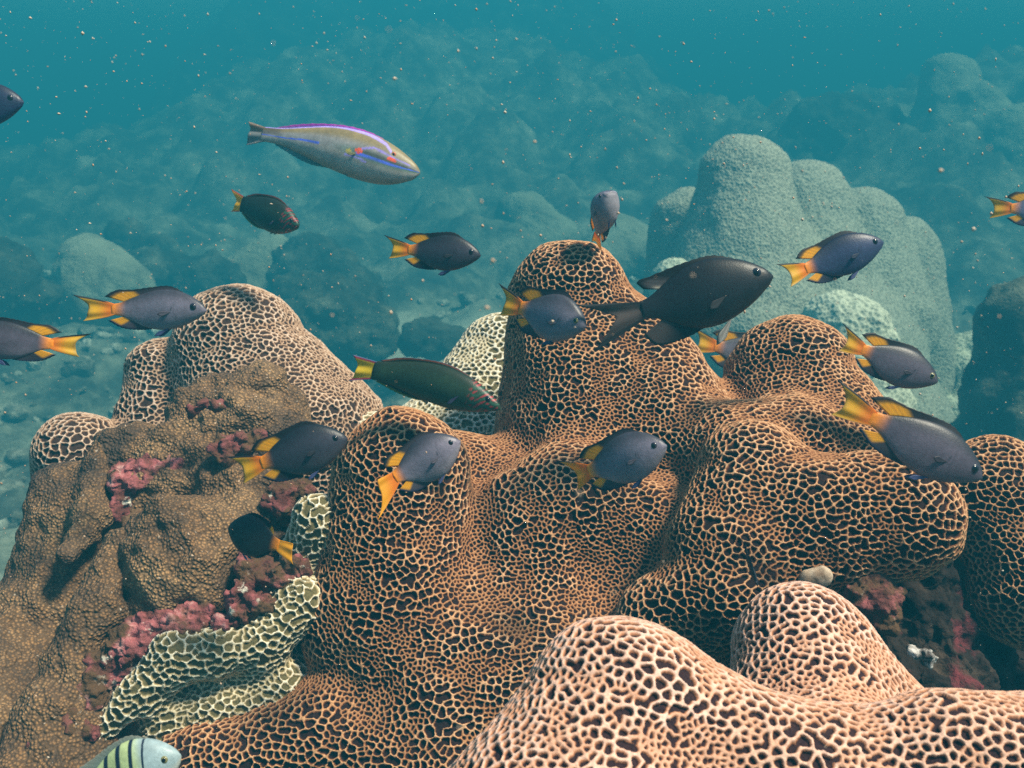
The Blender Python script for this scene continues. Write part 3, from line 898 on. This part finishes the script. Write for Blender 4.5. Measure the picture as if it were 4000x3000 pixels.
    G[..., 1] = f.get('tw', 0.0) * u[:, None] * sv + 0.008 * np.sin(u[:, None] * 6) * sv
    T, Um = np.meshgrid(u, v_, indexing='ij')
    rays = 0.88 + 0.12 * np.sin(T * 60)
    v, ff, c = sheet(G, f['col'](T, Um) * rays[..., None], 0.007 * (1 - 0.8 * sv) + 0 * G[..., 0])
    part('tail_fin', v, ff, M_FIN, c)
    # paired fins
    pc = S.get('cpec', (0.06, 0.06, 0.09))
    for sd_ in (1, -1):
        for nm, key in (('pectoral_fin', 'pec'), ('pelvic_fin', 'pel')):
            g = S.get(key)
            if not g: continue
            x, z, ln, wd, ang, out = g
            n, m = 9, 9
            a = np.linspace(-0.5, 0.5, n); v_ = np.linspace(0, 1, m)
            A, Vv = np.meshgrid(a, v_, indexing='ij')
            rr = ln * Vv * (1 - 0.5 * np.abs(A) * 1.3)
            th = R(ang) + A * wd
            G = np.zeros((n, m, 3))
            G[..., 0] = -(x + rr * np.cos(th))
            G[..., 2] = z * H + rr * np.sin(th)
            y0 = fk(np.array([x]))[0] * (0.93 if nm == 'pectoral_fin' else 0.25)
            G[..., 1] = sd_ * (y0 + rr * out)
            cc = np.array(S.get('cpel', pc) if nm == 'pelvic_fin' else pc) * (0.8 + 0.2 * np.sin(A * 40))[..., None]
            v, ff, c = sheet(G, cc, 0.003 * (1 - 0.7 * Vv))
            part(nm, v, ff, M_FIN, c)
        ex_, ez_, er = S['eye']
        # eye sits on the flank
        tz = (ez_ * H - (ft(np.array([ex_]))[0] + fb(np.array([ex_]))[0]) / 2) / ((ft(np.array([ex_]))[0] - fb(np.array([ex_]))[0]) / 2)
        yy = fk(np.array([ex_]))[0] * math.sqrt(max(0.05, 1 - tz * tz))
        v, ff = uvball((-ex_, sd_ * (yy - er * 0.12), ez_ * H), (er, er * 0.45, er))
        e_ = part('eye', v, ff, S.get('iris', M_IRIS))
        v, ff = uvball((-ex_, sd_ * (yy + er * 0.10), ez_ * H), (er * 0.62, er * 0.32, er * 0.62))
        part('pupil', v, ff, M_PUPIL, parent=e_)
    return root

A3 = lambda *c: np.array(c, float)
def lerp3(a, b, t):
    return np.asarray(a) + (np.asarray(b) - np.asarray(a)) * np.asarray(t)[..., None]
ORG, YEL, BLK = A3(1.0, 0.30, 0.004), A3(1.0, 0.50, 0.006), A3(0.012, 0.012, 0.02)

def damsel(base, back, belly, h=0.40, **kw):
    base, back, belly = A3(*base), A3(*back), A3(*belly)
    def cbody(x, z, zh):
        c = lerp3(base, back, sstep(0.25, 0.95, z))
        c = lerp3(c, belly, sstep(-0.25, -0.95, z) * 0.8)
        c = lerp3(c, base * 0.72, (np.abs(x - 0.225 - 0.02 * (1 - z * z)) < 0.006) * (np.abs(z) < 0.6) * 0.7)     # gill cover edge
        c = lerp3(c, base * 0.6, (x < 0.035) * (np.abs(zh + 0.03 + x * 0.7) < 0.012) * 0.9)                         # mouth line
        c = lerp3(c, BLK, ((x - 0.27) ** 2 + (zh * h + 0.005) ** 2 < 0.0002) * 0.8)                                   # dark spot at the pectoral base
        c = lerp3(c, ORG * 0.85, sstep(0.67, 0.80, x) )
        return c
    def cdor(t, u):
        c = lerp3(base * 0.55, back * 0.6, u)
        yel = sstep(0.72, 0.79, t) * sstep(0.80, 0.66, u)
        c = lerp3(c, BLK, sstep(0.66, 0.8, u))
        return lerp3(c, YEL, yel)
    def can(t, u):
        c = lerp3(base * 0.6, BLK + A3(0.01, 0.015, 0.06), sstep(0.6, 0.9, u))
        return lerp3(c, YEL, sstep(0.72, 0.80, t) * sstep(0.85, 0.7, u))
    def ctail(u, v):
        c = lerp3(ORG, YEL * A3(0.9, 1.05, 1), sstep(0.15, 0.75, v))
        c = lerp3(c, A3(0.45, 0.32, 0.08), sstep(0.82, 1.0, v) * 0.6)
        c = lerp3(c, BLK, sstep(0.74, 0.84, u) * sstep(0.12, 0.3, v))
        return lerp3(c, A3(0.5, 0.33, 0.08), sstep(-0.82, -0.95, u) * 0.6)
    S = dict(h=h, px=[0, .02, .06, .12, .20, .30, .42, .54, .64, .73, .80], top=[.02, .10, .20, .31, .41, .475, .47, .39, .28, .17, .13],
             bot=[-.03, -.09, -.17, -.27, -.37, -.45, -.46, -.39, -.26, -.15, -.12], thk=[.01, .06, .11, .155, .185, .195, .17, .12, .075, .045, .025],
             cbody=cbody, eye=(.095, .07, .030), iris=M_IRIS,
             dorsal=dict(x0=.20, x1=.70, t=[0, .15, .5, .75, .88, 1], hh=[.02, .09, .10, .14, .20, .13], sw=[.0, .01, .03, .07, .13, .16], col=cdor),
             anal=dict(x0=.47, x1=.70, t=[0, .3, .7, 1], hh=[.03, .10, .17, .10], sw=[.0, .03, .09, .13], col=can),
             caudal=dict(c=.97, up=(1.09, .34), low=(1.01, .28), col=ctail, pw=2.0, pz=.9, flare=.8),
             pec=(.27, -.06, .11, .6, -12, .25), pel=(.30, -.42, .15, .35, -28, .12), cpec=tuple(base * 1.0), cpel=(0.10, 0.12, 0.30))
    S.update(kw)
    return S

GD = 'yellow tailed damselfish swimming over the coral'
slate = dict(base=(0.150, 0.132, 0.175), back=(0.035, 0.034, 0.048), belly=(0.21, 0.19, 0.22))
dark = dict(base=(0.030, 0.028, 0.042), back=(0.008, 0.009, 0.014), belly=(0.065, 0.06, 0.075))
mid = dict(base=(0.078, 0.064, 0.090), back=(0.018, 0.018, 0.026), belly=(0.13, 0.11, 0.14))
blue = dict(base=(0.030, 0.040, 0.095), back=(0.010, 0.014, 0.035), belly=(0.05, 0.06, 0.13))

fish('dark damselfish with golden tail in open water left of the tall column', (1877, 998), (1525, 970), .98, 1.0, damsel(**dark, h=.40), group=GD)
fish('grey blue damselfish at the tip of the greyish dome', (806, 1212), (362, 1212), .95, .97, damsel(**slate, h=.345), group=GD)
fish('dark damselfish cut by the left edge with its orange tail inward', (-150, 1315), (287, 1350), .93, .93, damsel(**mid, h=.36), group=GD)
fish('blackish damselfish over the brown lumps with bent orange tail', (1357, 1712), (935, 1838), .86, .86, damsel(**dark, h=.45), group=GD)
fish('grey damselfish tilted upward over the left lobe, tail drooping', (1797, 1722), (1480, 1900), .84, .84, damsel(**slate, h=.52, caudal=None) | dict(
    caudal=dict(c=.99, up=(.96, .22), low=(1.16, .52), col=lambda u, v: lerp3(ORG, YEL, sstep(.2, .8, v)), pw=1.6, pz=.9, flare=.9, dz=-.08)), group=GD)
fish('grey damselfish over the middle ridge with a short folded tail', (2604, 1740), (2222, 1868), .86, .90, damsel(**slate, h=.48) | dict(
    caudal=dict(c=.93, up=(1.10, .42), low=(.98, .28), col=lambda u, v: lerp3(lerp3(ORG, YEL, sstep(.2, .8, v)), BLK, sstep(.8, .9, u) * sstep(.3, .5, v)), pw=1.5, pz=.9, flare=.9)), group=GD)
fish('slate damselfish in front of the tall column nosing down', (2289, 1275), (1975, 1182), .95, 1.0, damsel(**slate, h=.52, iris=M_IRISG), group=GD)
fish('deep blue damselfish in front of the tall boulder coral', (3450, 945), (3062, 1082), 1.0, 1.0, damsel(**blue, h=.40), group=GD)
fish('purplish damselfish descending right of the brain coral lobe', (3662, 1492), (3290, 1330), 1.0, 1.0, damsel(**mid, h=.41, iris=M_IRISG), group=GD)
fish('large purple brown damselfish diving beside the right lobe', (3836, 1868), (3305, 1570), .82, .82, damsel(**mid, h=.37), group=GD)
fish('damselfish mostly hidden between two lobes, orange tail showing', (3080, 1420), (2715, 1335), 1.34, 1.34, damsel(**slate, h=.42), group=GD)
fish('pale blue damselfish cut by the right edge with fanned tail', (4210, 840), (3888, 808), 1.15, 1.15, damsel((.13, .14, .24), (.06, .07, .13), (.2, .21, .3), h=.44), group=GD)
fish('slender grey damselfish facing the camera above the column top', (2388, 748), (2312, 962), 1.12, 1.18, damsel((.17, .155, .20), (.06, .06, .09), (.26, .24, .27), h=.50) | dict(
    thk=[.05, .17, .24, .31, .36, .36, .31, .21, .12, .06, .03], yb=.3), group=GD, up=FWD * 0.75 + UPV * 0.35 - RGT * 0.45)
fish('dark blue fish head poking in at the upper left edge', (92, 398), (-330, 440), 1.1, 1.1, damsel((.014, .022, .06), (.01, .012, .03), (.03, .04, .12), h=.44), group=GD)

def big_dark():
    b = A3(.010, .0085, .011)
    def cb(x, z, zh):
        c = lerp3(b, b * 0.6, sstep(.3, .9, z))
        c = lerp3(c, A3(.05, .035, .03), sstep(-.5, -1, z) * .7)
        sc = (np.sin(x * 150) * np.sin((zh * 60) + 1.57 * np.sign(np.sin(x * 150))) > .55)
        return lerp3(c, b * 1.9, sc * .35)
    def cd_(t, u):
        c = lerp3(b, b * .5, u)
        c = lerp3(c, A3(.13, .11, .11), sstep(.78, .9, t) * sstep(.9, .6, u))
        return lerp3(c, A3(.75, .62, .48), sstep(.93, .97, t) * sstep(.55, .2, u))
    def ct(u, v):
        e = sstep(.55, .8, np.abs(u))
        return lerp3(A3(.12, .085, .075), b * .8, np.maximum(e, sstep(.3, .05, v)))
    def ca(t, u):
        return lerp3(b, A3(.11, .08, .07), sstep(.5, .9, t) * .8)
    S = damsel((.02, .017, .022), (.01, .01, .014), (.05, .04, .04), h=.385)
    S.update(cbody=cb, px=[0, .02, .06, .12, .20, .30, .40, .50, .58, .66, .72], 
             dorsal=dict(x0=.18, x1=.60, t=[0, .15, .5, .8, .9, 1], hh=[.02, .06, .06, .10, .12, .06], sw=[0, .01, .03, .10, .15, .08], col=cd_),
             anal=dict(x0=.42, x1=.62, t=[0, .4, .8, 1], hh=[.02, .16, .26, .16], sw=[0, .05, .12, .12], col=ca),
             caudal=dict(c=.86, up=(1.07, .30), low=(1.03, .42), col=ct, pw=1.2, pz=1.0, flare=1.0),
             pec=(.27, -.1, .12, .6, -25, .22), pel=(.26, -.40, .17, .4, -48, .15), cpec=(.03, .026, .03), cpel=(.45, .42, .38), eye=(.085, .10, .026))
    return S
fish('big blackish damselfish with long forked tail before the tall column', (3018, 1078), (2310, 1262), .93, .95, big_dark())

def black_round():
    S = damsel((.010, .010, .012), (.006, .006, .008), (.016, .015, .018), h=.60)
    S['caudal'] = dict(c=1.0, up=(.98, .20), low=(1.06, .26), col=lambda u, v: lerp3(YEL, YEL, v), pw=1.6, pz=.9, flare=.9, dz=-.06)
    S['dorsal'] = dict(S['dorsal'], hh=[.02, .06, .08, .10, .09, .03], sw=[0, .01, .02, .03, .02, .0], col=lambda t, u: lerp3(BLK * .8, YEL, sstep(.80, .86, t) * sstep(.1, .25, u)))
    S['anal'] = dict(S['anal'], hh=[.02, .06, .06, .02], sw=[0, .01, .02, .02], col=lambda t, u: lerp3(BLK, BLK, t))
    return S
fish('small round black damselfish turning away above the pink rubble', (893, 2060), (1135, 2150), .90, .88, black_round(), group=GD)

def wrasse(h, bend, tailfan=True, redhead=True, dk=1.0):
    g = A3(.020, .040, .018) * dk
    def cb(x, z, zh):
        c = lerp3(g, g * .5, sstep(.3, .95, z))
        c = lerp3(c, g * A3(1.6, 1.5, 1.4), sstep(-.2, -.9, z) * .5)
        n = np.sin(zh * 34 + 2.2 * np.sin(x * 48) + 40 * x)
        c = lerp3(c, A3(.36, .022, .030), (n > .35) * (x < .22) * (x > .015) * (.75 if redhead else .55) * sstep(.24, .17, x) * sstep(-.35, .25, np.sin(x * 190 + zh * 41)))
        c = lerp3(c, A3(.02, .10, .06), (n < -.6) * (x < .2) * .6)
        c = lerp3(c, g * .35, sstep(.80, .90, x))
        return c
    def cdor(t, u):
        c = lerp3(g * .7, A3(.25, .06, .02), sstep(.45, .7, u))
        return lerp3(c, A3(.05, .16, .28), sstep(.85, .95, u))
    def can(t, u):
        return lerp3(g * .7, A3(.22, .26, .03), sstep(.4, .8, u))
    def ct(u, v):
        c = lerp3(g * .5, A3(.85, .62, .01), sstep(.06, .16, v))
        c = lerp3(c, A3(.38, .03, .07), sstep(.70, .80, np.abs(u)))
        return lerp3(c, A3(.06, .18, .36), sstep(.90, .97, np.abs(u)))
    return dict(h=h, px=[0, .02, .06, .12, .20, .32, .45, .58, .70, .80, .88], top=[.02, .10, .18, .29, .40, .48, .50, .46, .38, .29, .26],
        bot=[-.04, -.10, -.18, -.29, -.40, -.49, -.50, -.45, -.35, -.26, -.23], thk=[.01, .07, .13, .19, .25, .28, .27, .22, .15, .09, .05],
        cbody=cb, eye=(.085, .10, .020), iris=M_IRIS, bend=bend, res=(120, 56),
        dorsal=dict(x0=.22, x1=.82, t=[0, .2, .6, .9, 1], hh=[.02, .08, .09, .08, .03], sw=[0, .01, .02, .03, .04], col=cdor),
        anal=dict(x0=.48, x1=.82, t=[0, .3, .7, 1], hh=[.02, .09, .09, .03], sw=[0, .02, .03, .04], col=can),
        caudal=dict(c=.985, up=(1.03, .36), low=(1.02, .34), col=ct, pw=3, pz=1, flare=1.0),
        pec=(.26, -.05, .10, .35, -52, .25), pel=(.30, -.47, .06, .3, -20, .1), cpec=(.045, .045, .11), cpel=(.04, .08, .05))
fish('green moon wrasse with yellow tail and red marked head before the cream lobe', (1955, 1594), (1412, 1440), .95, 1.0, wrasse(.25, -.16), name='wrasse')
fish('small dark red wrasse with thin yellow tail edge in open water', (1168, 885), (922, 790), 1.3, 1.36, wrasse(.355, -.06, dk=.55) | dict(
    caudal=dict(c=.96, up=(1.07, .36), low=(1.0, .32), col=lambda u, v: lerp3(lerp3(A3(1., .55, .01), A3(1., .60, .01), v), A3(.5, .05, .03), sstep(.8, .95, np.abs(u))), pw=1.5, pz=1, flare=1)), name='wrasse')

def striped():
    def line(x, z, pts, w):
        xs = np.array([p[0] for p in pts]); zs = np.array([p[1] for p in pts])
        zz = np.interp(x, xs, zs)
        return sstep(w, w * .5, np.abs(z - zz)) * (x > xs[0]) * (x < xs[-1])
    BL, VI, RD = A3(.10, .16, .85), A3(.40, .30, .85), A3(.85, .09, .02)
    def cb(x, z, zh):
        up, lowc = A3(.24, .18, .085), A3(.42, .37, .33)
        c = lerp3(lowc, A3(.30, .28, .28), sstep(-.25, .1, z))
        c = lerp3(c, up, sstep(.25, .65, z))
        c = lerp3(c, A3(.30, .22, .16), sstep(-.55, -.95, z) * .7)
        c = lerp3(c, A3(.05, .15, .10), np.exp(-((z + .02 - .2 * (x - .3)) / .22) ** 2) * sstep(.55, .3, x) * .8)
        c = lerp3(c, A3(.07, .06, .05), np.exp(-((z - .12) / .14) ** 2) * sstep(.36, .28, x) * .85)
        c = lerp3(c, A3(.10, .07, .05), sstep(.75, .86, x) * sstep(-.1, .2, z) * .7)
        c = lerp3(c, BL, line(x, z, [(.56, -.02), (.66, -.02), (.78, -.16), (.93, -.1)], .075))
        c = lerp3(c, VI, line(x, z, [(.16, .60), (.20, .82), (.3, .92), (.5, .97), (.93, .95)], .09))
        c = lerp3(c, BL, line(x, z, [(.0, .10), (.08, -.02), (.16, -.03), (.24, -.02), (.34, -.03)], .06))
        c = lerp3(c, VI * .8, line(x, z, [(.05, .42), (.12, .38), (.19, .40), (.25, .44), (.33, .16)], .055))
        c = lerp3(c, VI, line(x, z, [(.27, -.26), (.32, -.20), (.40, -.22)], .05))
        c = lerp3(c, RD, ((x - .325) ** 2 / .0005 + (z - .10) ** 2 / .012 < 1) * .95)
        c = lerp3(c, RD, ((x - .145) ** 2 / .0007 + (z - .24) ** 2 / .012 < 1) * .9)
        c = lerp3(c, A3(.55, .42, .06), ((x - .38) ** 2 / .0003 + (z + .04) ** 2 / .012 < 1) * .9)
        return c
    def cdor(t, u):
        c = lerp3(A3(.25, .22, .65), A3(.62, .06, .60), sstep(.3, .6, u))
        return lerp3(c, A3(.16, .12, .3), sstep(.8, 1.0, t) * .6)
    return dict(h=.248, px=[0, .02, .06, .12, .20, .30, .42, .55, .68, .80, .92], top=[.02, .10, .20, .31, .42, .49, .50, .44, .32, .21, .16],
        bot=[-.06, -.17, -.28, -.40, -.49, -.52, -.48, -.39, -.27, -.17, -.15], thk=[.02, .08, .15, .23, .29, .32, .30, .24, .16, .09, .04],
        cbody=cb, eye=(.145, .175, .013), iris=M_IRISO, bend=-.06, res=(220, 96),
        dorsal=dict(x0=.18, x1=.82, t=[0, .2, .6, .9, 1], hh=[.01, .055, .06, .05, .01], sw=[0, .01, .02, .03, .04], col=cdor),
        anal=dict(x0=.50, x1=.80, t=[0, .3, .7, 1], hh=[.02, .10, .08, .02], sw=[0, .02, .03, .04], col=lambda t, u: lerp3(A3(.20, .30, .30), A3(.12, .36, .40), u)),
        caudal=dict(c=1.0, up=(1.02, .22), low=(1.0, .30), col=lambda u, v: lerp3(A3(.30, .32, .33), A3(.42, .28, .20), sstep(-.1, .5, u)), pw=3, pz=1, flare=1.0),
        pec=(.33, -.02, .05, .6, -20, .5), pel=(.34, -.45, .06, .3, -10, .1), cpec=(.3, .28, .12), cpel=(.2, .25, .25))
fish('long grey parrotfish with magenta and blue lines in open water', (1640, 672), (968, 512), 1.5, 1.55, striped(), name='parrotfish')

def sergeant():
    def cb(x, z, zh):
        c = lerp3(A3(.26, .34, .36), A3(.42, .50, .24), sstep(.22, .34, x))
        c = lerp3(c, A3(.45, .48, .44), sstep(-.3, -.9, z))
        xx = x + .05 * z
        for p, w in ((.265, .010), (.36, .020), (.47, .026), (.585, .026), (.70, .024)):
            c = lerp3(c, A3(.008, .014, .035), sstep(w, w * .6, np.abs(xx - p)))
        return c
    S = damsel((.3, .34, .34), (.2, .3, .3), (.4, .4, .4), h=.54)
    S.update(cbody=cb, res=(140, 48), eye=(.10, .06, .030), iris=M_IRISG,
             dorsal=dict(S['dorsal'], hh=[.02, .07, .08, .09, .10, .04], col=lambda t, u: lerp3(A3(.25, .33, .30), A3(.35, .36, .30), u)),
             anal=dict(S['anal'], col=lambda t, u: lerp3(A3(.25, .33, .30), A3(.3, .33, .30), u)),
             caudal=dict(S['caudal'], col=lambda u, v: lerp3(A3(.28, .33, .32), A3(.2, .25, .25), v)), cpec=(.3, .33, .32), cpel=(.35, .36, .33))
    return S
fish('pale banded sergeant fish with black bars cut by the bottom edge', (706, 2950), (235, 3130), .72, .72, sergeant(), name='sergeant_fish')

def sliver():
    S = damsel((.010, .010, .014), (.008, .008, .010), (.02, .02, .022), h=.20)
    k_ = lambda *a: lerp3(BLK, BLK, a[0])
    S['dorsal'] = dict(S['dorsal'], col=k_); S['anal'] = dict(S['anal'], col=k_)
    S['cbody'] = lambda x, z, zh: lerp3(BLK, BLK * 1.5, sstep(0, -1, z))
    S['caudal'] = dict(c=1.0, up=(1.05, .3), low=(1.05, .3), col=k_, pw=2, pz=.9)
    return S
fish('thin black fish standing upright in the gap between two lobes', (2960, 2290), (2905, 2135), .84, .86, sliver(), name='small_fish')

# ------------------------------------------------------------------ drifting particles
def specks():
    r = np.random.default_rng(21)
    n = 30000
    d = 0.13 + 3.7 * r.random(n) ** 0.75
    p = np.stack([(r.random(n) - .5) * (0.5 + 1.35 * d), d, CAM[2] - 0.30 * d + (r.random(n) - .5) * (0.3 + 1.0 * d)], 1)
    s = (0.00038 + 0.0014 * r.random(n) ** 5) * (0.40 + 0.60 * d)
    ok = (p[:, 2] > 0.25) & (fbm(p * np.array([2.2, 1.2, 2.2]), 3) + 0.5 * (r.random(n) - .5) > -0.02)
    p, s = p[ok], s[ok]; n = len(p)
    O = np.array([(1,0,0),(-1,0,0),(0,1,0),(0,-1,0),(0,0,1),(0,0,-1)], float)
    F = np.array([(0,2,4),(2,1,4),(1,3,4),(3,0,4),(2,0,5),(1,2,5),(3,1,5),(0,3,5)])
    st = 0.6 + 0.9 * r.random((n, 1, 3))
    V = p[:, None, :] + O[None] * st * s[:, None, None]
    FF = (F[None] + 6 * np.arange(n)[:, None, None]).reshape(-1, 3)
    m, nt, b = nodemat('drifting_matter')
    rr = ramp(nt, [(0.35, (0.40, 0.22, 0.12)), (0.65, (0.48, 0.40, 0.31))]); nt.links.new(tex_noise(nt, 3, 2), rr.inputs[0])
    nt.links.new(rr.outputs[0], b.inputs['Base Color']); b.inputs['Roughness'].default_value = .8
    o = link_mesh('drifting_specks', V.reshape(-1, 3), FF, m)
    tag(o, 'tiny pale specks drifting in the water', 'plankton', kind='stuff')
specks()
